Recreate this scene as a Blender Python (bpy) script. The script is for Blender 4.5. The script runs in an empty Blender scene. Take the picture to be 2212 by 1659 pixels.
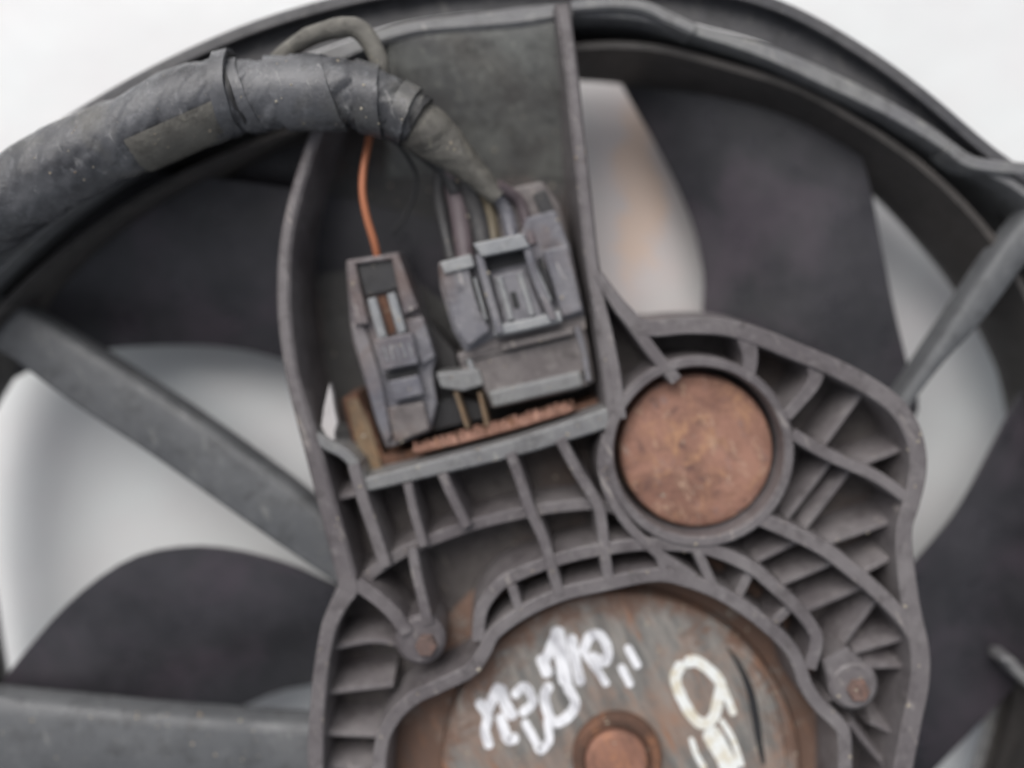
import bpy, bmesh, math, random
import numpy as np
from mathutils import Vector, noise as mnoise
random.seed(7)
S = 0.00016            # metres per drawing unit
D = 1870.0             # camera height above the bracket face, in units
CX, CY = 1106.0, 600.0 # where the optical axis meets the bracket face
GZ = 520.0             # height of the bracket face above the sheet
sc = bpy.context.scene
# ---------------------------------------------------------------- camera, world, sun
cam_d = bpy.data.cameras.new("camera"); cam = bpy.data.objects.new("camera", cam_d)
sc.collection.objects.link(cam); sc.camera = cam
cam.location = (0, 0, (D + GZ) * S)
cam_d.sensor_width = 36; cam_d.lens = 36 * D / 2212
cam_d.shift_y = -(829.5 - CY) / 2212
cam_d.clip_start = 0.01; cam_d.clip_end = 50
cam_d.dof.use_dof = True; cam_d.dof.focus_distance = (D - 200) * S
cam_d.dof.aperture_fstop = 2.1
w = bpy.data.worlds.new("World"); sc.world = w; w.use_nodes = True
nt = w.node_tree; nt.nodes.clear()
SUN_EL, SUN_AZ = math.radians(48), math.radians(-22)      # azimuth clockwise from +Y
sky = nt.nodes.new("ShaderNodeTexSky"); sky.sky_type = 'NISHITA'; sky.sun_disc = False
sky.sun_elevation = SUN_EL; sky.sun_rotation = SUN_AZ; sky.dust_density = 4; sky.air_density = 1.0
hs = nt.nodes.new("ShaderNodeHueSaturation"); hs.inputs['Saturation'].default_value = 0.28
bg = nt.nodes.new("ShaderNodeBackground"); bg.inputs[1].default_value = 0.13
ow = nt.nodes.new("ShaderNodeOutputWorld")
nt.links.new(sky.outputs[0], hs.inputs['Color']); nt.links.new(hs.outputs[0], bg.inputs[0]); nt.links.new(bg.outputs[0], ow.inputs[0])
sd = bpy.data.lights.new("sun", 'SUN'); sd.energy = 2.1; sd.angle = math.radians(44); sd.color = (1, 0.965, 0.94)
sun = bpy.data.objects.new("sun", sd); sc.collection.objects.link(sun)
sdir = Vector((math.sin(SUN_AZ) * math.cos(SUN_EL), math.cos(SUN_AZ) * math.cos(SUN_EL), math.sin(SUN_EL)))
sun.rotation_euler = sdir.to_track_quat('Z', 'Y').to_euler(); sun.location = (0, 0, 2)
sc.view_settings.view_transform = 'Standard'; sc.view_settings.look = 'None'
sc.view_settings.exposure = -0.12; sc.view_settings.gamma = 1

# ---------------------------------------------------------------- helpers
def V(x, y, z=0.0):
    k = (D - z) / D
    return Vector(((x - CX) * k * S, -(y - CY) * k * S, (z + GZ) * S))
def P2(x, y, z=0.0):           # plan position (units) of a point seen at x, y at height z
    k = (D - z) / D
    return np.array([(x - CX) * k, -(y - CY) * k])
def W(p, z): return Vector((p[0] * S, p[1] * S, (z + GZ) * S))
def catmull(P, n=8):
    P = np.array(P, float)
    if len(P) < 3: 
        t = np.linspace(0, 1, n + 1)[:, None]; return P[0] * (1 - t) + P[-1] * t
    Q = np.vstack([2 * P[0] - P[1], P, 2 * P[-1] - P[-2]]); out = []
    for i in range(1, len(Q) - 2):
        for k in range(n):
            t = k / n
            out.append(.5 * ((2 * Q[i]) + (-Q[i-1] + Q[i+1]) * t + (2*Q[i-1] - 5*Q[i] + 4*Q[i+1] - Q[i+2]) * t*t + (-Q[i-1] + 3*Q[i] - 3*Q[i+1] + Q[i+2]) * t**3))
    out.append(P[-1]); return np.array(out)
def mesh_obj(name, verts, faces, mat, parent=None, smooth=35, bevel=0, solid=0, seg=2):
    me = bpy.data.meshes.new(name); me.from_pydata([tuple(v) for v in verts], [], faces); me.update()
    bm = bmesh.new(); bm.from_mesh(me)
    bmesh.ops.recalc_face_normals(bm, faces=bm.faces)
    bm.to_mesh(me); bm.free()
    if mat: me.materials.append(mat)
    for p in me.polygons: p.use_smooth = True
    me.set_sharp_from_angle(angle=math.radians(smooth))
    o = bpy.data.objects.new(name, me); sc.collection.objects.link(o)
    if parent: o.parent = parent
    if solid:
        m = o.modifiers.new("thickness", 'SOLIDIFY'); m.thickness = solid * S; m.offset = -1
    if bevel:
        m = o.modifiers.new("edges", 'BEVEL'); m.width = bevel * S; m.segments = seg; m.limit_method = 'ANGLE'; m.angle_limit = math.radians(40)
        m.harden_normals = True
    return o
def empty(name, loc, label, cat, group=None):
    o = bpy.data.objects.new(name, None); sc.collection.objects.link(o); o.location = (0, 0, 0)
    o.empty_display_size = 0.02
    o['label'] = label; o['category'] = cat
    if group: o['group'] = group
    return o
def rib(name, pts, width, zt, zb, mat, parent, bevel=3, n=6, draft=3, close=False, zend=None):
    """wall along a polyline: pts (x, y[, width]) are where its top edge is seen"""
    arr = [(p[0], p[1], p[2] if len(p) > 2 else width) for p in pts]
    rib.count = getattr(rib, 'count', 0) + 1; dz = (rib.count * 7 % 23) * .11
    zt -= dz; zb -= dz; zend = None if zend is None else zend - dz
    A = catmull(arr, n)
    zs = np.full(len(A), float(zt)) if zend is None else np.linspace(zt, zend, len(A))
    C = np.array([P2(a[0], a[1], z) for a, z in zip(A, zs)]); wd = A[:, 2] * .5
    T = np.gradient(C, axis=0)
    if close: T[0] = T[-1] = C[1] - C[-2]
    T /= np.linalg.norm(T, axis=1)[:, None] + 1e-9; N = np.c_[-T[:, 1], T[:, 0]]
    vs, fs = [], []
    for c, nrm, h, z in zip(C, N, wd, zs):
        vs += [W(c - nrm * (h + draft), zb), W(c - nrm * h, z - bevel), W(c - nrm * max(h - bevel, .5), z), W(c + nrm * max(h - bevel, .5), z), W(c + nrm * h, z - bevel), W(c + nrm * (h + draft), zb)]
    m = len(C)
    for i in range(m - 1):
        for k in range(5):
            a = i * 6 + k; fs.append((a, a + 1, a + 7, a + 6))
        fs.append((i*6+5, i*6, i*6+6, i*6+11))
    fs.append((0, 1, 2, 3, 4, 5)); e = (m - 1) * 6; fs.append((e+5, e+4, e+3, e+2, e+1, e))
    return mesh_obj(name, vs, fs, mat, parent, smooth=40)
def plate(name, poly, zt, zb, mat, parent, bevel=3, smoothn=0, ztop2=None):
    """slab whose top outline is seen at poly; (x, y, z) points may carry their own height"""
    if smoothn: 
        q = list(poly) + [poly[0]]; poly = [tuple(a) for a in catmull(q, smoothn)[:-1]]
    vs = []; n = len(poly)
    for p in poly:
        z = p[2] if len(p) > 2 else zt
        vs.append(V(p[0], p[1], z))
    for p in poly:
        z = p[2] if len(p) > 2 else zt
        c = P2(p[0], p[1], z); vs.append(W(c, zb))
    fs = [tuple(range(n)), tuple(range(2 * n - 1, n - 1, -1))] + [(i, i + n, (i + 1) % n + n, (i + 1) % n) for i in range(n)]
    return mesh_obj(name, vs, fs, mat, parent, bevel=bevel)
def loft(name, rows, mat, parent, closed=False, solid=0, smooth=35, bevel=0):
    vs = [v for r in rows for v in r]; m = len(rows[0]); fs = []
    for i in range(len(rows) - 1):
        for k in range(m if closed else m - 1):
            a = i * m + k; b = i * m + (k + 1) % m; fs.append((a, b, b + m, a + m))
    return mesh_obj(name, vs, fs, mat, parent, smooth=smooth, solid=solid, bevel=bevel)
def tube(name, pts, mat, parent, seg=24, n=10, wr=0.0, seed=0, wfreq=.02, caps=True, flat=1.0, open_end=False):
    """pts (x, y, z, r): centre line as seen at its own height"""
    A = catmull(pts, n)
    C = np.array([[*P2(a[0], a[1], a[2]), a[2]] for a in A]); R = A[:, 3]
    T = np.gradient(C, axis=0); T /= np.linalg.norm(T, axis=1)[:, None] + 1e-9
    up = np.array([0, 0, 1.0]); rows = []
    for i, (c, t, r) in enumerate(zip(C, T, R)):
        s = np.cross(t, up); s /= np.linalg.norm(s) + 1e-9; u = np.cross(s, t); row = []
        for k in range(seg):
            a = 2 * math.pi * k / seg
            rr = r
            if wr:
                q = Vector((c[0] * wfreq + math.cos(a) * 1.1 + seed, c[1] * wfreq + math.sin(a) * 1.1, c[2] * wfreq))
                rr = r * (1 + wr * mnoise.noise(q) + wr * .6 * mnoise.noise(q * 2.7) + wr * .3 * mnoise.noise(q * 6))
            p = c + s * math.cos(a) * rr + u * math.sin(a) * rr * flat
            row.append(Vector((p[0] * S, p[1] * S, (p[2] + GZ) * S)))
        rows.append(row)
    vs = [v for r in rows for v in r]; fs = []
    for i in range(len(rows) - 1):
        for k in range(seg):
            a = i * seg + k; b = i * seg + (k + 1) % seg; fs.append((a, b, b + seg, a + seg))
    if caps: fs.append(tuple(range(seg))); 
    if caps and not open_end: fs.append(tuple(range(len(vs) - 1, len(vs) - seg - 1, -1)))
    o = mesh_obj(name, vs, fs, mat, parent, smooth=60)
    if open_end:
        m = o.modifiers.new("wall", 'SOLIDIFY'); m.thickness = 4 * S; m.offset = -1
    return o
def disc(name, cx, cy, r, zt, zb, mat, parent, seg=64, bevel=4, rim=None, dome=0):
    """turned part: rim = list of (radius, z) from centre outward, else a plain bevelled disc"""
    c = P2(cx, cy, zt); k = (D - zt) / D
    prof = rim or [(r * .5, zt + dome * .7), (r - bevel, zt), (r, zt - bevel), (r, zb)]
    vs = [W(c, prof[0][1] + (dome * .3 if not rim else 0))]; fs = []
    for (rr, z) in prof:
        for i in range(seg):
            a = 2 * math.pi * i / seg; vs.append(W(c + np.array([math.cos(a), math.sin(a)]) * rr * k, z))
    for i in range(seg): fs.append((0, 1 + i, 1 + (i + 1) % seg))
    for j in range(len(prof) - 1):
        for i in range(seg):
            a = 1 + j * seg + i; b = 1 + j * seg + (i + 1) % seg; fs.append((a, a + seg, b + seg, b))
    return mesh_obj(name, vs, fs, mat, parent, smooth=30)

# ---------------------------------------------------------------- materials
def base_mat(name, rough=.5):
    m = bpy.data.materials.new(name); m.use_nodes = True; t = m.node_tree
    b = t.nodes['Principled BSDF']; b.inputs['Roughness'].default_value = rough
    tc = t.nodes.new('ShaderNodeTexCoord'); return m, t, b, tc
def nz(t, vec, scale, detail=4, rough=.6, dist=0):
    n = t.nodes.new('ShaderNodeTexNoise'); n.inputs['Scale'].default_value = scale; n.inputs['Detail'].default_value = detail
    n.inputs['Roughness'].default_value = rough; n.inputs['Distortion'].default_value = dist; t.links.new(vec, n.inputs['Vector']); return n.outputs['Fac']
def mapr(t, v, a, b, c=0., d=1.):
    n = t.nodes.new('ShaderNodeMapRange'); n.inputs[1].default_value = a; n.inputs[2].default_value = b; n.inputs[3].default_value = c; n.inputs[4].default_value = d
    t.links.new(v, n.inputs[0]); return n.outputs[0]
def mix(t, f, a, b):
    n = t.nodes.new('ShaderNodeMix'); n.data_type = 'RGBA'
    for s, v in ((n.inputs[0], f), (n.inputs[6], a), (n.inputs[7], b)):
        if isinstance(v, (int, float)): s.default_value = v
        elif isinstance(v, tuple): s.default_value = (*v, 1)
        else: t.links.new(v, s)
    return n.outputs[2]
def mul(t, a, b):
    n = t.nodes.new('ShaderNodeMath'); n.operation = 'MULTIPLY'
    for s, v in ((n.inputs[0], a), (n.inputs[1], b)):
        if isinstance(v, (int, float)): s.default_value = v
        else: t.links.new(v, s)
    return n.outputs[0]
def bump(t, b, h, dist, st=.6):
    n = t.nodes.new('ShaderNodeBump'); n.inputs['Strength'].default_value = st; n.inputs['Distance'].default_value = dist
    t.links.new(h, n.inputs['Height']); t.links.new(n.outputs[0], b.inputs['Normal'])
def mapping(t, vec, rot, scale):
    n = t.nodes.new('ShaderNodeMapping'); n.vector_type = 'TEXTURE'; n.inputs['Rotation'].default_value = (0, 0, rot); n.inputs['Scale'].default_value = tuple(1 / max(q, 1e-4) for q in scale)
    t.links.new(vec, n.inputs['Vector']); return n.outputs[0]
def plastic(name, base, dust, amt=.5, rough=.5, speck=.35, bm=.00012, brown=None, brown_amt=.5, grime=.55):
    m, t, b, tc = base_mat(name, rough); o = tc.outputs['Object']
    f = mul(t, mapr(t, nz(t, o, 28, 6, .65), .38, .68), amt)
    c = mix(t, f, base, dust)
    if brown: c = mix(t, mul(t, mapr(t, nz(t, o, 19, 5, .6, .6), .5, .66), brown_amt), c, brown)
    st = mapping(t, o, math.radians(25), (1, .22, 1))
    c = mix(t, mul(t, mapr(t, nz(t, o, 130, 8, .75, .5), .5, .66), grime), c, (base[0] * .42, base[1] * .4, base[2] * .38))
    c = mix(t, mul(t, mapr(t, nz(t, o, 210, 7, .75), .54, .66), grime * .9), c, dust)
    c = mix(t, mul(t, mapr(t, nz(t, st, 300, 4, .65), .62, .72), speck), c, (dust[0]*1.9, dust[1]*1.85, dust[2]*1.7))
    t.links.new(c, b.inputs['Base Color'])
    t.links.new(mapr(t, nz(t, o, 60, 5), .3, .7, rough - .12, rough + .15), b.inputs['Roughness'])
    bump(t, b, nz(t, o, 500, 8, .75), bm * 2.5, .6); return m
def rust(name, cols, rough=.85, streak=True, scale=60, bmp=.0003):
    m, t, b, tc = base_mat(name, rough); o = tc.outputs['Object']
    st = mapping(t, o, math.radians(25), (1.2, .3, 1)) if streak else o
    o = mapping(t, o, math.radians(25), (1.05, .75, 1))
    c = mix(t, mapr(t, nz(t, o, scale, 8, .7, .5), .36, .64), cols[0], cols[1])
    c = mix(t, mapr(t, nz(t, st, scale * 2.2, 6, .7), .5, .68), c, cols[2])
    c = mix(t, mul(t, mapr(t, nz(t, st, scale * 3.2, 6, .75, .6), .54, .64), .85), c, cols[3])
    c = mix(t, mul(t, mapr(t, nz(t, st, scale * 4.5, 6, .75), .6, .68), .7), c, (cols[2][0] * .5, cols[2][1] * .5, cols[2][2] * .5))
    t.links.new(c, b.inputs['Base Color']); bump(t, b, nz(t, st, 420, 8, .75), bmp * 1.6, .9); return m
SHROUD = plastic("shroud_plastic", (.062, .062, .068), (.14, .135, .135), .5, .5)
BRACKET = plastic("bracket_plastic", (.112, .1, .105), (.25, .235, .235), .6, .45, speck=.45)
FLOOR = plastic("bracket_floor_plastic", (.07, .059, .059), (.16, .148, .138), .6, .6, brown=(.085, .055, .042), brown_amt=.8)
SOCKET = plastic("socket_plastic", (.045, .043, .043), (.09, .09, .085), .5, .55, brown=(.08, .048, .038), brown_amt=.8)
HOOD = plastic("hood_plastic", (.1, .1, .1), (.25, .26, .24), .8, .5, brown=(.08, .066, .055), brown_amt=.4)
LIP = plastic("lip_plastic", (.17, .17, .178), (.28, .285, .27), .5, .42)
STRUT = plastic("strut_plastic", (.09, .094, .1), (.16, .165, .17), .5, .5)
WHEEL = plastic("wheel_plastic", (.025, .025, .029), (.055, .052, .06), .8, .34, speck=.15, brown=(.07, .056, .07), brown_amt=.6, grime=.18)  # purplish patches put the blades' sheen into the colour
WRING = plastic("wheel_ring_plastic", (.045, .042, .04), (.085, .075, .07), .5, .55, speck=.06)
PLUG = plastic("plug_plastic", (.12, .12, .142), (.32, .31, .315), .65, .3, speck=.7, brown=(.14, .09, .07), brown_amt=.8)
PLUGL = plastic("plug_latch_plastic", (.24, .25, .265), (.38, .38, .37), .6, .36, speck=.35)
PLUGD = plastic("plug_dark_plastic", (.03, .03, .033), (.07, .065, .06), .4, .5, speck=.1)
TAPE = plastic("vinyl_tape", (.038, .039, .044), (.25, .255, .27), .45, .2, speck=.4, grime=.4, bm=.0002, brown=(.18, .17, .14), brown_amt=.5)
TAPE2 = plastic("dusty_cloth_tape", (.09, .085, .076), (.24, .23, .2), .7, .4, speck=.3, bm=.0006)
BLACK = plastic("black_rubber", (.018, .018, .02), (.05, .05, .05), .4, .5, speck=.05)
def cap_mat():
    m, t, b, tc = base_mat("rusty_cap_steel", .85); o = tc.outputs['Object']
    st = mapping(t, o, math.radians(25), (1.1, .45, 1))
    c = mix(t, mapr(t, nz(t, o, 42, 9, .78, .6), .4, .6), (.22, .115, .085), (.41, .22, .16))
    c = mix(t, mapr(t, nz(t, mapping(t, o, 1.3, (1, 1, 1)), 75, 8, .78, .8), .53, .63), c, (.46, .255, .15))
    c = mix(t, mul(t, mapr(t, nz(t, o, 120, 8, .8, .5), .54, .63), .8), c, (.15, .085, .075))
    c = mix(t, mul(t, mapr(t, nz(t, st, 260, 7, .75), .56, .66), .7), c, (.6, .42, .3))
    c = mix(t, mul(t, mapr(t, nz(t, st, 200, 7, .75), .57, .66), .6), c, (.24, .2, .21))
    t.links.new(c, b.inputs['Base Color']); bump(t, b, nz(t, o, 300, 9, .8), .0009, .9); return m
RUST = cap_mat()
RUSTD = rust("dark_rust", ((.10, .055, .038), (.17, .085, .055), (.06, .04, .03), (.28, .13, .07)))
RUSTC = rust("coppery_rust", ((.22, .115, .08), (.36, .2, .15), (.08, .045, .035), (.6, .36, .27)), scale=150)
BOLTM = rust('bolt_steel', ((.13, .09, .08), (.2, .13, .11), (.08, .06, .055), (.25, .12, .08)))
RUSTH = rust('shaft_cap_rust', ((.26, .13, .09), (.33, .17, .12), (.15, .08, .06), (.42, .2, .11)))
RUSTT = rust("tan_dirt", ((.16, .115, .075), (.22, .16, .10), (.12, .08, .055), (.28, .17, .09)))
def motor_mat():
    m, t, b, tc = base_mat("rusty_motor_steel", .7); o = tc.outputs['Object']
    st = mapping(t, o, math.radians(25), (1.2, .2, 1))
    c = mix(t, mapr(t, nz(t, st, 170, 8, .75), .4, .6), (.14, .138, .132), (.28, .262, .24))
    c = mix(t, mapr(t, nz(t, o, 26, 7, .7, .4), .47, .66), c, (.3, .2, .15))
    ln = t.nodes.new('ShaderNodeVectorMath'); ln.operation = 'DISTANCE'; t.links.new(mapping(t, o, 0, (1, 1, 0)), ln.inputs[0])
    mc = P2(1342, 1672, -84); ln.inputs[1].default_value = (mc[0] * S, mc[1] * S, 0)
    rad = mapr(t, ln.outputs['Value'], 260 * S, 430 * S, -.2, .17)
    ad = t.nodes.new('ShaderNodeMath'); ad.operation = 'ADD'; t.links.new(nz(t, o, 70, 8, .75, .5), ad.inputs[0]); t.links.new(rad, ad.inputs[1])
    c = mix(t, mapr(t, ad.outputs[0], .5, .62), c, (.17, .105, .078))
    c = mix(t, mul(t, mapr(t, nz(t, st, 240, 5, .7), .56, .7), .8), c, (.33, .165, .095))
    c = mix(t, mul(t, mapr(t, nz(t, st, 330, 5, .7), .6, .72), .7), c, (.11, .1, .095))
    t.links.new(c, b.inputs['Base Color']); b.inputs['Metallic'].default_value = .1
    bump(t, b, nz(t, st, 380, 8, .75), .0003, .7); return m
MOTOR = motor_mat()
COPPER, _t, _b, _c = base_mat("copper_wire", .42); _b.inputs['Base Color'].default_value = (.5, .19, .1, 1); _b.inputs['Metallic'].default_value = .25
PAINT, _t, _b, _c = base_mat("white_paint_pen", .5)
_t.links.new(mix(_t, mapr(_t, nz(_t, mapping(_t, _c.outputs['Object'], math.radians(25), (1.2, .2, 1)), 330, 6, .7), .45, .62), (.9, .91, .94), (.5, .5, .53)), _b.inputs['Base Color'])
CREAM, _t, _b, _c = base_mat("cream_paint", .5)
_t.links.new(mix(_t, mapr(_t, nz(_t, _c.outputs['Object'], 200, 5), .45, .62), (.82, .84, .82), (.68, .63, .5)), _b.inputs['Base Color'])
def sheet_mat():
    m, t, b, tc = base_mat("white_sheet", .45); o = tc.outputs['Object']
    c = mix(t, mapr(t, nz(t, o, 9, 5), .35, .7), (.80, .83, .83), (.77, .755, .76))
    # warm glare painted into the sheet colour, peach at its core
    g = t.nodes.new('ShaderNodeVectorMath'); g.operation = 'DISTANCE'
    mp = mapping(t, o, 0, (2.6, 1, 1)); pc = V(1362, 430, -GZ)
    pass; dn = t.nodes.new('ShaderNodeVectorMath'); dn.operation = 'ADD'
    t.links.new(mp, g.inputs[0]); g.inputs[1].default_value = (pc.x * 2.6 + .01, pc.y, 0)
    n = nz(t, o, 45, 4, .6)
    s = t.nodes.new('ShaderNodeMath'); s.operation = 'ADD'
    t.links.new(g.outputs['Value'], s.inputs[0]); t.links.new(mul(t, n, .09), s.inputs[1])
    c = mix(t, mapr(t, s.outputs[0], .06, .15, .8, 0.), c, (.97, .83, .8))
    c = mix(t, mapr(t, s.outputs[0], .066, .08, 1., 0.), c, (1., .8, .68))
    c = mix(t, mul(t, mapr(t, nz(t, mapping(t, o, math.radians(-60), (1, .3, 1)), 16, 4, .6), .5, .7), .35), c, (.72, .7, .71))
    t.links.new(c, b.inputs['Base Color'])
    bump(t, b, nz(t, o, 14, 3, .5), .004, .5); return m
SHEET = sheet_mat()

PALE = plastic('opening_pale', (.42, .4, .4), (.6, .58, .57), .6, .5, speck=.1, grime=.2)  # stands in for the white sheet seen through an opening
PLUGB = plastic('brown_grey_plug_plastic', (.115, .1, .1), (.26, .24, .23), .6, .4, speck=.5, brown=(.13, .08, .06), brown_amt=.9)
# ---------------------------------------------------------------- the sheet it lies on
g = 3.0
N = 60; vs = []; fs = []
for j in range(N + 1):
    for i in range(N + 1):
        x = (i / N * 2 - 1); y = (j / N * 2 - 1); x = g * x ** 3 * .9 + .1 * g * x; y = g * y ** 3 * .9 + .1 * g * y
        vs.append((x, y, .0015 * mnoise.noise(Vector((x * 9, y * 9, 1)))-.002))
for j in range(N):
    for i in range(N):
        a = j * (N + 1) + i; fs.append((a, a + 1, a + N + 2, a + N + 1))
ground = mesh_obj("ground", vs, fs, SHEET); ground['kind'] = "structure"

# ---------------------------------------------------------------- shroud rings (polar outlines)
C0 = (1150.0, 1350.0); NA = 220
TH = np.linspace(0, 2 * math.pi, NA, endpoint=False)
def ring(pts, sm=1.5):
    P = np.array(pts, float); th = np.arctan2(C0[1] - P[:, 1], P[:, 0] - C0[0]) % (2 * math.pi); r = np.hypot(P[:, 0] - C0[0], P[:, 1] - C0[1])
    i = np.argsort(th); R = np.interp(TH, th[i], r[i], period=2 * math.pi)
    k = np.exp(-.5 * (np.arange(-6, 7) / sm) ** 2); k /= k.sum()
    return np.convolve(np.r_[R[-6:], R, R[:6]], k, 'valid')
def row(R, z, zsee=None):
    zz = z if zsee is None else zsee
    out = []
    for t, r in zip(TH, R):
        c = P2(C0[0] + r * math.cos(t), C0[1] - r * math.sin(t), zz); out.append(W(c, z))
    return out
A = ring([(-120, 470), (0, 352), (190, 226), (390, 116), (570, 40), (700, 2), (900, -38), (1150, -58), (1400, -55), (1690, 0), (1820, 72), (1950, 158), (2050, 240), (2160, 342), (2330, 440), (2500, 800), (2500, 1400), (-250, 1400), (-260, 900)])
Cc = ring([(-230, 820), (-200, 740), (0, 540), (230, 350), (480, 200), (700, 110), (850, 55), (1050, 28), (1230, 8), (1390, 12), (1470, 50), (1632, 89), (1776, 147), (1920, 219), (2028, 283), (2085, 335), (2230, 400), (2420, 760), (2440, 1400), (-230, 1400)], .9)
Dd = ring([(-180, 790), (0, 590), (240, 392), (490, 240), (700, 150), (850, 85), (1050, 60), (1240, 38), (1380, 42), (1488, 76), (1632, 120), (1776, 187), (1920, 254), (2028, 320), (2078, 352), (2226, 430), (2390, 780), (2400, 1400), (-190, 1400)], .9)
Ee = ring([(-160, 860), (20, 635), (120, 545), (230, 465), (330, 400), (500, 325), (700, 250), (900, 180), (1100, 120), (1270, 88), (1416, 90), (1560, 133), (1722, 178), (1848, 250), (1992, 345), (2154, 510), (2250, 680), (2300, 1400), (-150, 1400)])
Gg = ring([(-60, 960), (0, 855), (40, 790), (150, 640), (300, 500), (450, 410), (650, 310), (900, 220), (1100, 180), (1265, 172), (1400, 190), (1550, 235), (1700, 295), (1800, 350), (1898, 425), (1992, 531), (2053, 597), (2085, 657), (2118, 700), (2160, 790), (2190, 873), (2215, 980), (2232, 1100), (2235, 1250), (2225, 1380), (2205, 1490), (2150, 1660), (-30, 1400)])
fan = empty("radiator_fan_shroud", None, "black plastic cooling fan shroud with ribbed bracket and rusty motor lying on white sheet", "fan shroud")
loft("shroud_ring", [row(A, -350, -64), row(A + 2, -68), row(A - 3, -62), row(A - 21, -62), row(A - 25, -67), row(A - 27, -106), row(Cc + 3, -106)], SHROUD, fan, closed=True, smooth=30)
loft("inner_lip", [row(Cc + 3, -125, -106), row(Cc + 1, -80), row(Cc - 4, -75), row(Dd + 4, -75), row(Dd, -79), row(Dd, -355, -79), row(Ee - 14, -358, -120), row(Ee - 14, -366, -120), row(Cc + 3, -366, -106)], LIP, fan, closed=True, smooth=30)
# flange that runs off to the right of the lip
rib("flange_lip", [(2055, 318, 26), (2085, 343, 28), (2130, 356, 28), (2230, 365, 28), (2420, 372, 28)], 28, -58, -140, LIP, fan)
plate("flange_panel", [(2090, 350), (2150, 362), (2420, 380), (2420, 760), (2300, 700), (2200, 520)], -215, -240, SHROUD, fan)

# ---------------------------------------------------------------- fan wheel behind
wheel = empty("fan_wheel", None, "dark fan wheel with broad curved blades behind the ribbed bracket", "fan wheel")
loft("wheel_ring", [row(Ee, -300, -120), row(Ee, -124), row(Ee - 3, -120), row(Ee - 17, -120), row(Ee - 21, -126), row((Ee - 20) * .5 + Gg * .5, -210), row(Gg + 2, -296), row(Gg, -305), row(Gg + 6, -345, -305), row(Ee, -345, -120)], WRING, wheel, closed=True, smooth=30)
def blade(e1, e2, z1, z2, camber=30):
    a = catmull(e1, 8); b = catmull(e2, 8)
    def rs(a, n=28):
        d = np.r_[0, np.cumsum(np.linalg.norm(np.diff(a, axis=0), axis=1))]; s = np.linspace(0, d[-1], n)
        return np.c_[np.interp(s, d, a[:, 0]), np.interp(s, d, a[:, 1])]
    a, b = rs(a), rs(b); rows = []
    for t in np.linspace(0, 1, 14):
        rows.append([V(*(p * (1 - t) + q * t), z1 * (1 - t) + z2 * t + camber * math.sin(math.pi * t)) for p, q in zip(a, b)])
    return loft("blade", rows, WHEEL, wheel, solid=9, smooth=60, bevel=2)
blade([(1540, 980), (1520, 820), (1516, 690), (1518, 590), (1490, 470), (1430, 340), (1360, 215), (1320, 145)],
      [(1950, 960), (1985, 880), (1970, 820), (1935, 680), (1905, 531), (1880, 400), (1850, 300), (1835, 240)], -330, -215)
blade([(1790, 1500), (1850, 1380), (1900, 1310), (1970, 1222), (2064, 1107), (2130, 990), (2190, 873), (2240, 790)],
      [(1700, 2000), (1820, 1880), (1900, 1795), (2025, 1659), (2110, 1572), (2195, 1480), (2260, 1410)], -250, -270, 12)
blade([(1000, 490), (760, 430), (620, 405), (440, 383), (300, 380), (130, 450)],
      [(1000, 900), (760, 815), (620, 776), (530, 753), (430, 743), (300, 745), (205, 757), (60, 800), (-10, 840)], -215, -330)
blade([(950, 1370), (800, 1295), (715, 1260), (640, 1225), (560, 1200), (480, 1184), (400, 1181), (310, 1196), (230, 1236), (140, 1310), (60, 1400), (0, 1478), (-80, 1600)],
      [(950, 1440), (760, 1465), (670, 1481), (600, 1495), (520, 1530), (480, 1556), (400, 1640), (330, 1750), (200, 1900), (60, 2050)], -215, -320)
blade([(1080, 1000), (900, 680), (760, 520), (680, 460), (560, 430), (440, 415), (330, 400)],
      [(1260, 1000), (1200, 650), (1180, 400), (1195, 250), (1215, 150)], -320, -300)
disc("hub", 1345, 1500, 430, -250, -400, WHEEL, wheel, bevel=20)

# ---------------------------------------------------------------- struts from bracket to ring
def strut(up, lo, z, zend, mat, th=70):
    a = catmull(up, 6); b = catmull(lo, 6); n = 24
    def rs(a):
        d = np.r_[0, np.cumsum(np.linalg.norm(np.diff(a, axis=0), axis=1))]; s = np.linspace(0, d[-1], n)
        return np.c_[np.interp(s, d, a[:, 0]), np.interp(s, d, a[:, 1])]
    a, b = rs(a), rs(b); zz = np.linspace(z, zend, n); rows = []
    for fr, dz in ((0, -th), (0, -16), (.07, -5), (.2, 0), (.55, 2), (.9, 0), (.97, -4), (1, -14), (1, -th)):
        rws = []
        for p, q, zc in zip(a, b, zz):
            c = P2(*(p * (1 - fr) + q * fr), zc); rws.append(W(c, zc + dz))
        rows.append(rws)
    rows.append(rows[0])
    return loft("support_strut", rows, mat, fan, smooth=50)
strut([(-90, 590), (0, 640), (60, 672), (130, 715), (205, 762), (300, 822), (420, 900), (560, 1000), (650, 1068), (720, 1130)],
      [(-90, 720), (0, 762), (40, 790), (170, 885), (330, 990), (500, 1110), (600, 1180), (690, 1240), (740, 1275)], -165, -110, STRUT)
strut([(-120, 1500), (0, 1513), (150, 1528), (350, 1547), (540, 1560), (690, 1569)],
      [(-120, 1690), (0, 1690), (350, 1694), (690, 1700)], -120, -90, STRUT)
strut([(2300, 375), (2230, 452), (2165, 531), (2085, 650), (1970, 823), (1915, 900)],
      [(2350, 425), (2250, 530), (2129, 690), (2042, 783), (1967, 880), (1920, 950)], -62, -110, STRUT)

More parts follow.
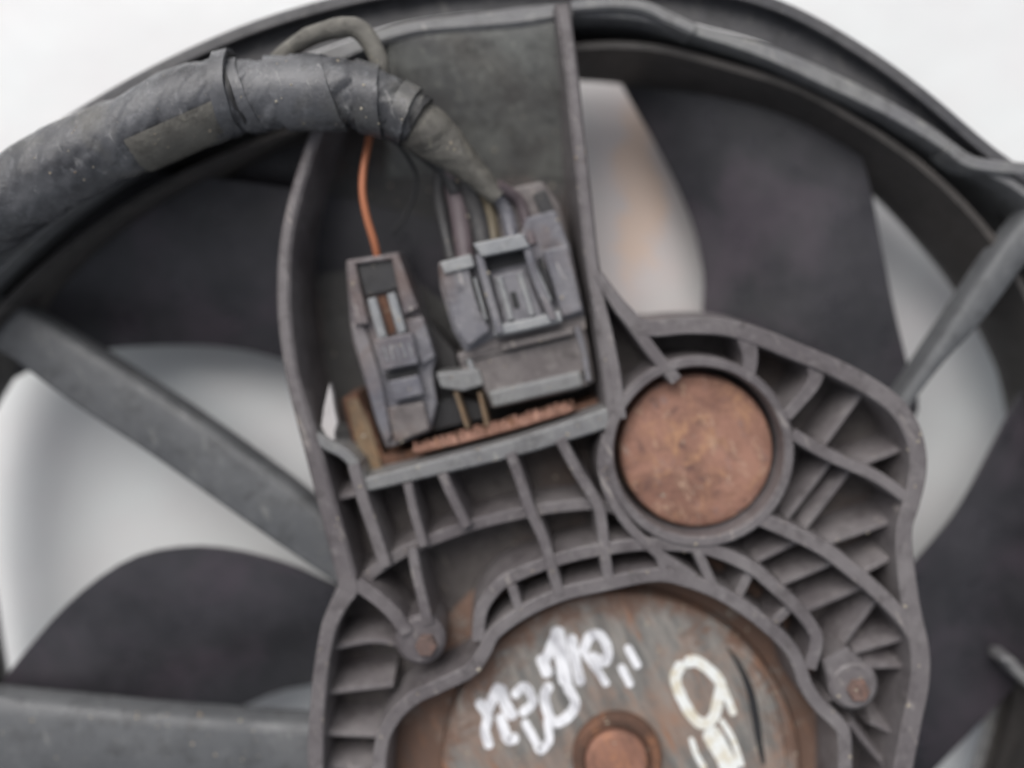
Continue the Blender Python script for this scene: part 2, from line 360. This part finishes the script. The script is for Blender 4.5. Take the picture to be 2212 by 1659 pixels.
# ---------------------------------------------------------------- ribbed mounting bracket
ZF = -150
OUT = [(752, 1262), (722, 1150), (703, 1080), (690, 1040), (785, 1050), (1325, 900), (1330, 830), (1310, 720), (1300, 640), (1345, 672), (1395, 712), (1487, 706), (1572, 708), (1640, 728), (1725, 762), (1827, 806), (1912, 857), (1956, 902), (1983, 959), (1987, 1020), (1970, 1089), (1953, 1140), (1956, 1206), (1970, 1314), (1988, 1404), (1988, 1476), (1970, 1566), (1952, 1659), (1930, 1760)]
INNER = [(1826, 1760), (1826, 1602), (1812, 1566), (1769, 1523), (1740, 1483), (1733, 1447), (1704, 1397), (1632, 1332), (1560, 1285), (1488, 1256), (1416, 1242), (1303, 1267), (1213, 1285), (1134, 1321), (1069, 1368), (1051, 1408), (1015, 1458), (950, 1483), (890, 1510), (840, 1560), (820, 1620), (815, 1760)]
LEFT = [(680, 1760), (682, 1600), (688, 1500), (697, 1420), (712, 1350), (740, 1290)]
def at_floor(pts): # outline known on the face, floor below it: same plan position
    out = []
    for x, y in pts:
        c = P2(x, y, 0); k = (D - ZF) / D; out.append((c[0] / k + CX, -c[1] / k + CY))
    return out
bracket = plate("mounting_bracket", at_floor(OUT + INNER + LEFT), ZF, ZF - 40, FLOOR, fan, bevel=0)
def R(pts, wd, zt=0, zb=ZF - 4, mat=BRACKET, name="rib", draft=6, **k): return rib(name, pts, wd, zt, zb, mat, bracket, draft=draft, **k)
R([(748, 1250, 40), (752, 1275, 42), (738, 1296, 40), (712, 1350, 34), (697, 1420, 32), (688, 1500, 32), (682, 1600, 34), (680, 1760, 34)], 32, zb=-175, name="outer_wall")
R([(1290, 590, 20), (1345, 668, 32), (1395, 708, 36), (1487, 704, 36), (1572, 708, 38), (1640, 728, 40), (1725, 762, 40), (1827, 806, 40), (1912, 857, 40), (1956, 902, 40), (1980, 959, 38), (1984, 1020, 38), (1970, 1089, 36), (1955, 1140, 36), (1956, 1206, 38), (1970, 1314, 40), (1988, 1404, 42), (1988, 1476, 42), (1970, 1566, 42), (1952, 1659, 42), (1930, 1760, 42)], 38, zb=-175, name="outer_wall")
R([(1826, 1760), (1826, 1602), (1812, 1566), (1769, 1523), (1742, 1483), (1730, 1447), (1704, 1397), (1632, 1332), (1560, 1285), (1488, 1256), (1416, 1243), (1303, 1264), (1213, 1285), (1134, 1321), (1069, 1368), (1046, 1410), (1015, 1450), (950, 1483), (890, 1512), (845, 1560), (822, 1620), (815, 1760)], 30, zt=-4, zb=-175, name="motor_collar")
R([(1033, 1385), (1040, 1320), (1075, 1268), (1123, 1240), (1231, 1202), (1339, 1182), (1416, 1177), (1524, 1186), (1618, 1224), (1668, 1264), (1722, 1314), (1758, 1361), (1765, 1393), (1751, 1445)], 28, zt=-6)
R([(783, 1258), (814, 1230), (874, 1192), (964, 1155), (1039, 1130), (1114, 1112), (1189, 1098), (1279, 1090), (1335, 1100)], 26, zt=-28)
R([(763, 1005), (783, 1078), (808, 1150), (832, 1225)], 26)
R([(880, 1045), (895, 1111), (915, 1180)], 20, zt=-3)
R([(889, 1185), (901, 1246), (916, 1309), (925, 1350)], 23, zt=-3)
R([(955, 1025), (976, 1072), (1008, 1138)], 22, zt=-3)
R([(1103, 980), (1123, 1036), (1144, 1099), (1174, 1165), (1192, 1228), (1209, 1285)], 24, zt=-1)
R([(1210, 950), (1249, 1021), (1291, 1090), (1301, 1135), (1306, 1190), (1316, 1258)], 24, zt=-1)
R([(1312, 940), (1301, 1000), (1314, 1060), (1350, 1125), (1395, 1174), (1440, 1210), (1500, 1250)], 22, zt=-2)
R([(1290, 640), (1310, 720), (1328, 810), (1340, 905)], 28, zt=-2)
R([(1360, 690), (1412, 762), (1462, 822)], 28, zt=-2)
R([(1612, 722, 44), (1622, 770, 34), (1618, 812, 30)], 34, zt=-3)
R([(1765, 782, 44), (1758, 830, 30), (1700, 900, 26)], 30, zt=-8)
R([(1712, 938), (1793, 985), (1895, 1031), (1958, 1075)], 26, zt=-3)
R([(1640, 1120), (1708, 1150), (1776, 1184), (1830, 1224), (1902, 1285), (1956, 1343), (1985, 1390)], 32, zt=-2)
R([(768, 1262), (814, 1294), (850, 1328), (880, 1370)], 30, zt=-3)
R([(1105, 1265), (1126, 1330)], 21, zt=-4)
R([(1506, 1190), (1545, 1275)], 22, zt=-4)
R([(1420, 1180), (1440, 1250)], 20, zt=-4)
R([(1625, 1230), (1590, 1300)], 20, zt=-20)
R([(1712, 1310), (1660, 1360)], 20, zt=-20)
for a in ([(1630, 1215), (1740, 1160)], [(1675, 1268), (1800, 1215)], [(1730, 1325), (1870, 1265)], [(1800, 1420), (1890, 1300)],
          [(1770, 1180), (1948, 1120)], [(1860, 1240), (1955, 1190)], [(1700, 1120), (1800, 990)], [(1770, 975), (1868, 840)], [(1850, 1008), (1965, 965)],
          [(1845, 1410), (1985, 1370)], [(1870, 1440), (1985, 1440)], [(1880, 1560), (1965, 1600)], [(1740, 1140), (1840, 1010)],
          [(700, 1405), (800, 1385), (870, 1395)], [(690, 1500), (760, 1490), (850, 1480)], [(685, 1585), (825, 1590)], [(685, 1655), (815, 1665)], [(725, 1078), (775, 1066)],
          [(1770, 1520), (1830, 1500)], [(1835, 1560), (1900, 1640), (1960, 1700)]):
    R(a, 13, zt=-42, draft=17)
# bolt bosses
for (x, y, ex, ey) in ((908, 1385, 872, 1352), (1846, 1483, 1803, 1412)):
    rib("bolt_boss", [(ex, ey, 62), ((x + ex) / 2, (y + ey) / 2, 84), (x, y, 104)], 90, -14, ZF - 4, BRACKET, bracket, bevel=6)
    disc("bolt_boss", x, y, 54, -10, ZF - 4, BRACKET, bracket, bevel=10)
    disc("bolt", x + 12, y + 13, 24, 6, -14, BOLTM, bracket, seg=6, bevel=3)
# cap ring and its rusty cap
cx, cy = 1509, 977
disc("cap_collar", cx + 2, cy, 208, -2, ZF, BRACKET, bracket, rim=[(183, -170), (184, -8), (188, -2), (202, -2), (208, -10), (212, ZF - 4)])
cap = disc("round_cap", cx, cy, 168, -40, -150, RUST, fan, rim=[(60, -50), (120, -51), (154, -54), (163, -58), (168, -70), (169, -170)], seg=96)

# ---------------------------------------------------------------- motor in the collar
mx, my = 1342, 1672
motor = disc("motor", mx, my, 392, -84, -330, MOTOR, fan, seg=128, rim=[(60, -78), (97, -78), (101, -84), (300, -84), (372, -86), (386, -92), (392, -104), (394, -135), (430, -134), (486, -136), (496, -142), (500, -330)])
motor['label'] = "rusty grey motor can with white paint marks"
disc("shaft_collar", 1337, 1652, 98, -44, -62, RUSTD, motor, rim=[(70, -72), (76, -60), (90, -59), (98, -68), (99, -90)])
disc("shaft_cap", 1334, 1658, 70, -36, -60, RUSTH, motor, rim=[(30, -48), (58, -50), (67, -57), (70, -80)])
rib("stamped_ridge", [(1585, 1410, 10), (1625, 1448, 26), (1655, 1500, 36), (1672, 1560, 40), (1684, 1640, 40), (1686, 1760, 36)], 24, -78, -92, MOTOR, motor, bevel=8)
rib("stamped_slot", [(1572, 1400, 3), (1598, 1440, 10), (1620, 1490, 16), (1632, 1545, 18), (1640, 1600, 15), (1650, 1650, 8)], 10, -80, -90, BLACK, motor, bevel=1)
def Z1(x, y): return (1000 + .28 * x, 1327 + .28 * y)
ink_n = [0]
def ink(pts, wd, mat=PAINT):
    ink_n[0] += 1
    z = -81.5 + .35 * (ink_n[0] % 9)
    A = catmull([(*Z1(p[0], p[1]), (p[2] if len(p) > 2 else wd) * .33) for p in pts], 8)
    # rounded ends
    C = np.array([P2(a[0], a[1], z) for a in A]); T = np.gradient(C, axis=0); T /= np.linalg.norm(T, axis=1)[:, None] + 1e-9; N_ = np.c_[-T[:, 1], T[:, 0]]
    L, Rr = [], []
    for i, (c, n_, a) in enumerate(zip(C, N_, A)):
        h = a[2] / 2 * (1 + .12 * mnoise.noise(Vector((c[0] * .06, c[1] * .06, ink_n[0]))))
        L.append(c + n_ * h); Rr.append(c - n_ * h)
    h0, h1 = A[0][2] / 2, A[-1][2] / 2; e0, e1 = [], []
    for k in range(1, 6):
        a = math.pi * k / 6
        e1.append(C[-1] + N_[-1] * h1 * math.cos(a) + T[-1] * h1 * .8 * math.sin(a))
        e0.append(C[0] - N_[0] * h0 * math.cos(a) - T[0] * h0 * .8 * math.sin(a))
    out = L + e1 + Rr[::-1] + e0; n = len(out)
    vs = [W(p, z) for p in out] + [W(p, -88) for p in out]
    fs = [(i, i + n, (i + 1) % n + n, (i + 1) % n) for i in range(n)]
    m = len(L); 
    for i in range(m - 1): fs.append((i, i + 1, n - len(e0) - 2 - i, n - len(e0) - 1 - i))
    fs.append(tuple([m - 1] + list(range(m, m + 5)) + [m + 5])); fs.append(tuple([0, n - len(e0) - 1] + list(range(n - 5, n))))
    return mesh_obj("paint_mark", vs, fs, mat, motor, smooth=40)
# first row of the handwriting
ink([(610, 350), (650, 450)], 84); ink([(650, 330), (700, 210), (735, 140)], 70); ink([(730, 140), (755, 300), (790, 510)], 96)
ink([(840, 190), (860, 320), (905, 520)], 70); ink([(930, 290), (975, 180), (1060, 165), (1120, 280), (1090, 370), (1000, 330)], 66); ink([(950, 320), (1030, 420), (1105, 535)], 52)
# second row
ink([(130, 690), (190, 790), (170, 900), (200, 1010)], 66); ink([(190, 740), (270, 570)], 70); ink([(290, 580), (330, 700), (380, 780)], 80); ink([(290, 800), (345, 960), (400, 960)], 72)
ink([(400, 620), (480, 560), (540, 680), (460, 760)], 62); ink([(480, 840), (560, 980), (600, 1050), (665, 970), (650, 830)], 56)
ink([(660, 560), (630, 650), (690, 830), (800, 800), (868, 690), (810, 560)], 68)
ink([(1275, 265), (1345, 395)], 58); ink([(1225, 415), (1290, 540)], 56)
# round mark with its tails
ink([(1680, 400), (1640, 500), (1690, 650), (1780, 800), (1870, 850), (1940, 790), (1970, 660), (1990, 540), (1900, 430), (1800, 365), (1740, 372)], 74, CREAM)
ink([(1960, 470), (2030, 620), (2085, 760)], 52, CREAM); ink([(1765, 970), (1800, 1080), (1860, 1185)], 40, CREAM)
ink([(1920, 930), (1990, 1050), (2060, 1180)], 125, CREAM); ink([(2000, 830), (2080, 960), (2150, 1160)], 40, CREAM)

# ---------------------------------------------------------------- connector socket (open box above the motor)
left = [(700, 240), (676, 300), (652, 360), (633, 435), (617, 520), (612, 600), (614, 690), (628, 800), (655, 905), (680, 1000), (703, 1080)]
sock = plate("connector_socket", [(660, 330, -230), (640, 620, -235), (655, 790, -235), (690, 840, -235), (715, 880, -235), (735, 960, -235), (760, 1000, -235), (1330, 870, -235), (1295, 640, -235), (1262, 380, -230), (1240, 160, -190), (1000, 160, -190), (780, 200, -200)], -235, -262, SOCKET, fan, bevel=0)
plate('socket_partition', [(925, 690), (985, 760), (1000, 850), (940, 890), (905, 800)], -130, -235, PLUGD, sock, bevel=6)
for seg_pts in ([(694, 250, 26), (664, 335, 27), (634, 435, 28), (617, 520, 28), (612, 600, 30), (614, 690, 30), (628, 800, 30), (655, 905, 34), (682, 1000, 38), (703, 1080, 40), (722, 1150, 42), (748, 1250, 42)],):
    rib("socket_wall", seg_pts, 30, -4, -262, BRACKET, sock, bevel=7, draft=8)
rib("socket_wall", [(1215, 8, 34), (1222, 60, 32), (1238, 180, 30), (1250, 300, 30), (1264, 420, 30), (1277, 540, 30), (1292, 640, 30), (1305, 740, 26), (1316, 820, 26), (1326, 905, 26)], 30, -4, -262, BRACKET, sock, bevel=7, draft=16)
rib("socket_ledge", [(775, 1052, 24), (792, 1048, 30), (943, 1011, 34), (1123, 965, 38), (1330, 899, 44)], 36, -8, -262, LIP, sock, bevel=5, draft=4)
rib("socket_wall", [(672, 940, 22), (705, 962, 24), (740, 980, 24), (765, 1005, 24), (782, 1046, 26)], 24, -10, -200, LIP, sock, bevel=5)
# sloping top of the socket, from the lit lip down to the floor
tp = [[(830, 62), (950, 50), (1080, 40), (1215, 22)], [(835, 85), (950, 82), (1080, 72), (1215, 56)], [(838, 120), (960, 122), (1090, 112), (1222, 96)], [(835, 200), (960, 205), (1100, 195), (1235, 180)], [(830, 440), (960, 450), (1110, 440), (1268, 420)]]
tz = [-60, -61, -74, -110, -240]
rows_ = []
for r_, z_ in zip(catmull(np.array(tp).reshape(5, 8), 5), catmull(np.array([[z] for z in tz]), 5)):
    q = catmull(r_.reshape(4, 2), 6); rows_.append([V(p[0], p[1], float(z_[0])) for p in q])
loft("socket_hood", rows_, HOOD, sock, solid=12, smooth=70)
rib("hood_edge", [(815, 82, 30), (900, 60, 30), (1000, 50, 32), (1120, 40, 32), (1222, 22, 34)], 30, -48, -110, LIP, sock, bevel=9)
rib("socket_hood", [(1236, 12, 26), (1320, 6, 26), (1390, 12, 26), (1440, 34, 28), (1500, 62, 26)], 26, -50, -120, LIP, sock, bevel=6)
# rust plate at the bottom of the socket and the sockets' bases
rp = plate("heat_plate", [(738, 862), (768, 850), (800, 900), (828, 985), (1000, 950), (1290, 862), (1302, 888), (1130, 940), (800, 1030), (772, 1000)], -95, -235, RUSTD, fan, bevel=3)
plate("dirt_strip", [(748, 866), (772, 862), (800, 920), (826, 1010), (800, 1024), (775, 985)], -84, -100, RUSTT, rp, bevel=3)
plate("plate_edge", [(890, 968), (1000, 938), (1120, 906), (1224, 874), (1240, 882), (1232, 892), (1110, 928), (990, 960), (905, 979), (892, 978)], -44, -100, RUSTC, rp, bevel=4)
for i in range(24):
    t = i / 23 + random.uniform(-.012, .012); x0 = 895 + t * 335; y0 = 958 - t * 92 + random.uniform(-1, 4)
    rib("pin", [(x0, y0), (x0 + 9, y0 + random.uniform(14, 24))], random.uniform(3, 7), -40 + random.uniform(-3, 3), -60, random.choice((RUSTC, RUSTC, RUST, RUSTD)), rp, bevel=1, n=2)

# ---------------------------------------------------------------- narrow plug
p1 = empty("narrow_plug", None, "narrow grey two-prong plug with orange copper wire, left plug in the socket", "plug")
b1 = plate("plug_body", [(746, 562), (862, 544), (880, 590), (905, 668), (918, 700), (942, 772), (935, 800), (944, 870), (930, 932), (850, 965), (834, 968), (812, 912), (780, 800), (762, 740), (756, 700)], -62, -235, PLUG, p1, bevel=6)
plate("plug_shoulder", [(756, 702), (782, 694), (800, 740), (826, 830), (848, 940), (836, 962), (815, 912), (782, 800)], -48, -90, PLUG, b1, bevel=5)
plate("plug_shoulder", [(872, 690), (914, 684), (940, 770), (914, 790), (900, 770)], -46, -90, PLUG, b1, bevel=5)
plate("top_housing", [(748, 563), (860, 546), (904, 666), (872, 680), (846, 560), (768, 570), (796, 700), (764, 702)], -34, -80, PLUG, b1, bevel=4)
plate("top_panel", [(770, 566), (846, 556), (866, 622), (788, 640)], -46, -80, PLUGD, b1, bevel=3)
for q in (0, 42):
    plate("latch_prong", [(793 + q, 646 - q * .26), (811 + q, 642 - q * .26), (836 + q, 728 - q * .26), (817 + q, 733 - q * .26)], -26, -70, PLUGL, p1, bevel=3)
plate("plug_slot", [(813, 640), (834, 636), (856, 716), (838, 726)], -58, -66, RUSTD, p1, bevel=1)
lb = plate("latch_block", [(806, 734), (890, 718), (904, 786), (826, 802)], -18, -70, PLUG, p1, bevel=5)
for q in range(5):
    rib("grip_line", [(828 + q * 13, 748 - q * 2.5), (838 + q * 13, 780 - q * 2.5)], 3.2, -15, -22, PLUGL, lb, bevel=1, n=2)
plate("latch_step", [(828, 806), (902, 792), (906, 812), (836, 824)], -52, -70, PLUGD, p1, bevel=2)
plate("latch_block", [(838, 824), (904, 810), (916, 852), (850, 868)], -32, -70, PLUG, p1, bevel=4)
plate("plug_foot", [(836, 882), (915, 868), (928, 928), (852, 958)], -40, -90, PLUGB, p1, bevel=4)
tube("copper_wire", [(800, 262, -60, 8), (797, 302, -52, 8.5), (786, 360, -40, 8.5), (783, 414, -34, 8.5), (792, 468, -36, 8.5), (808, 522, -44, 8.5), (818, 566, -60, 8)], COPPER, p1, seg=12)

# ---------------------------------------------------------------- wide plug
p2 = empty("wide_plug", None, "wide grey plug with square latch window, right plug in the socket", "plug")
lo = plate("socket_housing", [(984, 764), (1074, 738), (1262, 700), (1272, 740), (1286, 826), (1250, 842), (1062, 884), (1044, 838), (1010, 830)], -55, -235, PLUGB, p2, bevel=8)
plate("housing_lip", [(1052, 846), (1255, 800), (1262, 836), (1066, 882)], -46, -80, LIP, lo, bevel=8)
plate("housing_collar", [(1002, 748), (1074, 716), (1262, 670), (1266, 712), (1078, 752), (1000, 778)], -50.5, -100, PLUGB, lo, bevel=2)
rib("housing_rail", [(1246, 706), (1262, 760), (1272, 822)], 13, -40, -90, PLUG, lo, bevel=4)
rib("housing_seam", [(1000, 786), (1080, 764), (1240, 726)], 4, -53, -60, BLACK, lo, bevel=1)
plate("housing_step", [(1082, 742), (1236, 708), (1240, 722), (1086, 758)], -34, -60, PLUGB, lo, bevel=3)
plate("housing_hole", [(1256, 800), (1272, 796), (1278, 816), (1262, 822)], -45, -60, BLACK, lo, bevel=1)
rib("housing_rail", [(1012, 776), (1030, 826)], 10, -44, -90, PLUGL, lo, bevel=3)
plate("side_tab", [(940, 806), (1035, 796), (1046, 832), (1000, 846), (952, 838)], -44, -120, LIP, p2, bevel=6)
for a in ([(984, 848), (1010, 925)], [(1036, 850), (1052, 920)]):
    rib("metal_pin", a, 9, -38, -80, RUSTT, p2, bevel=2)
plate("dark_cavity", [(925, 880), (985, 852), (1060, 880), (1040, 905), (935, 930)], -92, -110, BLACK, p2, bevel=1)
up = plate("plug_body", [(946, 566), (1018, 550), (1022, 526), (1126, 504), (1136, 470), (1200, 452), (1232, 532), (1264, 680), (1074, 726), (1006, 762), (978, 716), (950, 620)], -42, -235, PLUG, p2, bevel=7)
plate("left_block", [(948, 570), (1010, 556), (1034, 640), (1062, 716), (1010, 752), (984, 716), (956, 620)], -14, -60, PLUG, up, bevel=10)
plate("block_top", [(950, 566), (1018, 548), (1026, 576), (960, 592)], -4, -30, PLUGL, up, bevel=4)
plate("right_block", [(1172, 540), (1226, 528), (1260, 672), (1214, 686), (1196, 620)], -22, -60, PLUG, up, bevel=6)
lw = plate("latch_frame", [(1020, 526), (1128, 504), (1146, 534), (1040, 556)], 10, -50, PLUGL, p2, bevel=5)
for a in ([(1034, 548), (1052, 620), (1080, 718)], [(1136, 528), (1158, 600), (1196, 690)]):
    rib("latch_arm", a, 17, 4, -50, PLUG, lw, bevel=4)
rib("latch_bar", [(1068, 716), (1130, 704), (1212, 684)], 24, -6, -50, PLUGL, lw, bevel=5)
plate("latch_window", [(1046, 558), (1132, 540), (1140, 566), (1056, 586)], -38, -44, BLACK, p2, bevel=1)
plate("latch_tongue", [(1062, 596), (1132, 580), (1176, 688), (1092, 706)], -22, -50, PLUG, p2, bevel=5)
for a in ([(1078, 600), (1104, 690)], [(1122, 590), (1150, 680)]):
    rib("tongue_rail", a, 12, -10, -40, PLUGL, p2, bevel=3)
plate("tongue_hole", [(1100, 632), (1114, 629), (1124, 664), (1110, 668)], -19.5, -24, BLACK, p2, bevel=1)
for a in ([(1014, 586), (1030, 640), (1040, 688)], [(1166, 556), (1178, 600), (1196, 646)]):
    rib("side_slot", [(*a[0], 3), (*a[1], 14), (*a[2], 3)], 12, -12 if a[0][0] < 1100 else -20, -42, BLACK, p2, bevel=1)
for a in ([(1046, 600), (1072, 690)], [(1150, 560), (1190, 650)], [(1025, 600), (1050, 690)]):
    rib("side_rail", a, 5, 0, -40, PLUGL, p2, bevel=1.5)
plate("rear_housing", [(1020, 478), (1062, 462), (1090, 408), (1172, 390), (1210, 440), (1236, 540), (1130, 520), (1030, 540)], -70, -235, PLUGB, p2, bevel=8)
plate("rear_key", [(1150, 420), (1178, 408), (1206, 470), (1180, 486)], -58, -80, PLUGD, p2, bevel=3)
WP = plastic("pink_grey_wire", (.09, .07, .078), (.16, .13, .135), .6, .45); WT = plastic("tan_wire", (.1, .082, .055), (.19, .155, .1), .6, .5)
for pts, r, m in (([(975, 350), (980, 400), (992, 460), (1006, 560)], 22, WP), ([(1005, 370), (1018, 420), (1034, 480), (1050, 560)], 24, PLUGD), ([(1030, 390), (1050, 430), (1062, 480), (1070, 540)], 14, WT),
                  ([(1050, 390), (1085, 440), (1100, 480), (1110, 540)], 16, PLUG), ([(955, 330), (948, 400), (955, 470), (975, 560)], 14, PLUGD), ([(1075, 400), (1118, 430), (1135, 470), (1150, 530)], 13, WP)):
    tube("plug_wire", [(x, y, z, r) for (x, y), z in zip(pts, (-30, -60, -62, -45))], m, p2, seg=14, wr=.05)

# ---------------------------------------------------------------- wiring harness
h = empty("wiring_harness", None, "thick taped black wiring harness crossing over the top left rim", "cable")
sheath = tube("taped_sheath", [(-260, 590, 10, 88), (-120, 515, 15, 88), (0, 440, 20, 88), (130, 362, 24, 84), (280, 290, 28, 82), (400, 236, 30, 84), (480, 208, 32, 84), (516, 200, 32, 78)], TAPE, h, seg=72, n=30, wr=.09, seed=3, wfreq=.013)
tube("taped_sheath", [(508, 204, 30, 70), (560, 206, 32, 74), (640, 200, 32, 74), (720, 200, 30, 72), (790, 212, 26, 70), (850, 236, 20, 62), (897, 256, 12, 56)], TAPE, h, seg=72, n=24, wr=.11, seed=9, wfreq=.018)
def band(pts, rr, wd, mat, seed=1, name="tape_wrap"):
    pass
# raised tape edges spiralling round the sheath
def wrap(cx_, cy_, cz, r, ang, tilt, half, th=4, mat=TAPE, name="tape_edge", a0=-20, a1=200):
    ax = np.array([math.cos(ang), math.sin(ang), 0]); sd_ = np.array([-math.sin(ang), math.cos(ang), 0]); upv = np.array([0, 0, 1.])
    c = np.array([*P2(cx_, cy_, cz), cz]); rows = []
    for (o_, rr) in ((-half, r - 3), (-half, r + th), (half, r + th), (half, r - 3)):
        rw = []
        for k in range(37):
            a = math.radians(a0 + (a1 - a0) * k / 36); q = mnoise.noise(Vector((k * .25, cx_ * .1, 1)))
            p = c + sd_ * math.cos(a) * rr + upv * math.sin(a) * rr + ax * (o_ + tilt * math.cos(a) + 4 * q); rw.append(Vector((p[0] * S, p[1] * S, (p[2] + GZ) * S)))
        rows.append(rw)
    rows.append(rows[0]); return loft(name, rows, mat, h, smooth=40)
wrap(497, 200, 32, 84, math.radians(14), 10, 16, th=5)
wrap(519, 204, 31, 78, math.radians(4), -20, 3, mat=BLACK, th=1)
wrap(536, 206, 31, 75, math.radians(2), -28, 11, th=4)
wrap(640, 202, 32, 75, math.radians(0), -24, 40, th=4)
wrap(690, 201, 31, 75, math.radians(0), -26, 34, th=6.5)
wrap(800, 215, 27, 71, math.radians(-14), -20, 26, th=5)
wrap(872, 246, 18, 62, math.radians(-28), -8, 18, th=5)
wrap(899, 259, 11, 56, math.radians(-34), -4, 9, mat=BLACK, th=1)
wrap(392, 240, 30, 86, math.radians(24), 10, 104, mat=TAPE2, th=3, name="tape_flap", a0=112, a1=196)
tube("branch_sleeve", [(860, 250, 6, 44), (912, 278, 2, 56), (950, 305, -8, 50), (995, 345, -20, 38), (1040, 390, -34, 27), (1075, 425, -44, 22)], TAPE2, h, seg=36, n=14, wr=.07, seed=5, wfreq=.03)
tube("branch_sleeve", [(900, 300, -30, 34), (935, 335, -40, 26), (965, 370, -46, 20), (985, 415, -52, 17)], BLACK, h, seg=20, wr=.05, seed=2)
tube("strap_loop", [(585, 140, 10, 15), (612, 118, 20, 18), (660, 84, 30, 20), (715, 64, 34, 21), (765, 60, 34, 22), (795, 84, 34, 21), (818, 130, 32, 20), (822, 168, 26, 18), (808, 200, 10, 14)], TAPE2, h, seg=24, wr=.08, seed=8, wfreq=.04)
tube("thin_wire", [(850, 300, -60, 4), (882, 342, -60, 4.5), (900, 389, -70, 4.5), (880, 458, -80, 4.5), (846, 505, -90, 4)], BLACK, h, seg=10)

# small broken clip at the right edge
clip = rib("clip", [(2165, 1425, 12), (2185, 1432, 22), (2200, 1450, 26), (2222, 1470, 26), (2260, 1500, 24)], 22, -185, -240, LIP, fan, bevel=6)

plate("opening_stand_in", [(711, 828), (718, 850), (722, 880), (729, 912), (723, 935), (724, 958), (706, 944), (693, 922), (699, 880)], -34, -60, PALE, bracket, bevel=3)  # pale piece added in place of an opening onto the sheet

# ---------------------------------------------------------------- grit lying on the parts
GRIT = rust("grit", ((.3, .26, .2), (.42, .38, .3), (.2, .14, .1), (.5, .46, .38)), streak=False)
bpy.context.view_layer.update(); dg = bpy.context.evaluated_depsgraph_get(); rg = random.Random(4); gv, gf = [], []
spots = [(rg.uniform(640, 1330), rg.uniform(250, 1040)) for _ in range(160)] + [(rg.uniform(690, 1990), rg.uniform(930, 1650)) for _ in range(260)] + [(rg.gauss(430, 90), rg.gauss(1535, 9)) for _ in range(26)] + [(rg.uniform(0, 640), rg.uniform(1540, 1650)) for _ in range(24)] + [(rg.uniform(20, 880), rg.uniform(120, 450)) for _ in range(60)]
camp = cam.location.copy()
for (x, y) in spots:
    d = (V(x, y, 0) - camp).normalized()
    hit, loc, nrm, idx, ob, mt = sc.ray_cast(dg, camp, d)
    if not hit or ob.name.startswith(("ground", "blade", "copper")) or nrm.z < .35: continue
    rr = S * rg.choice((1.5, 2, 2, 2.5, 3, 4.5)) * (1.6 if 1515 < y < 1550 and x < 640 else 1); b0 = len(gv)
    for k in range(6):
        dv = [Vector((1, 0, 0)), Vector((-1, 0, 0)), Vector((0, 1, 0)), Vector((0, -1, 0)), Vector((0, 0, 1)), Vector((0, 0, -1))][k]
        gv.append(loc + dv * rr * rg.uniform(.6, 1.4) * (1 if k < 4 else .6))
    for t_ in ((0, 2, 4), (2, 1, 4), (1, 3, 4), (3, 0, 4), (2, 0, 5), (1, 2, 5), (3, 1, 5), (0, 3, 5)): gf.append(tuple(b0 + q for q in t_))
gr = mesh_obj("grit", gv, gf, GRIT, fan); gr['kind'] = "stuff"
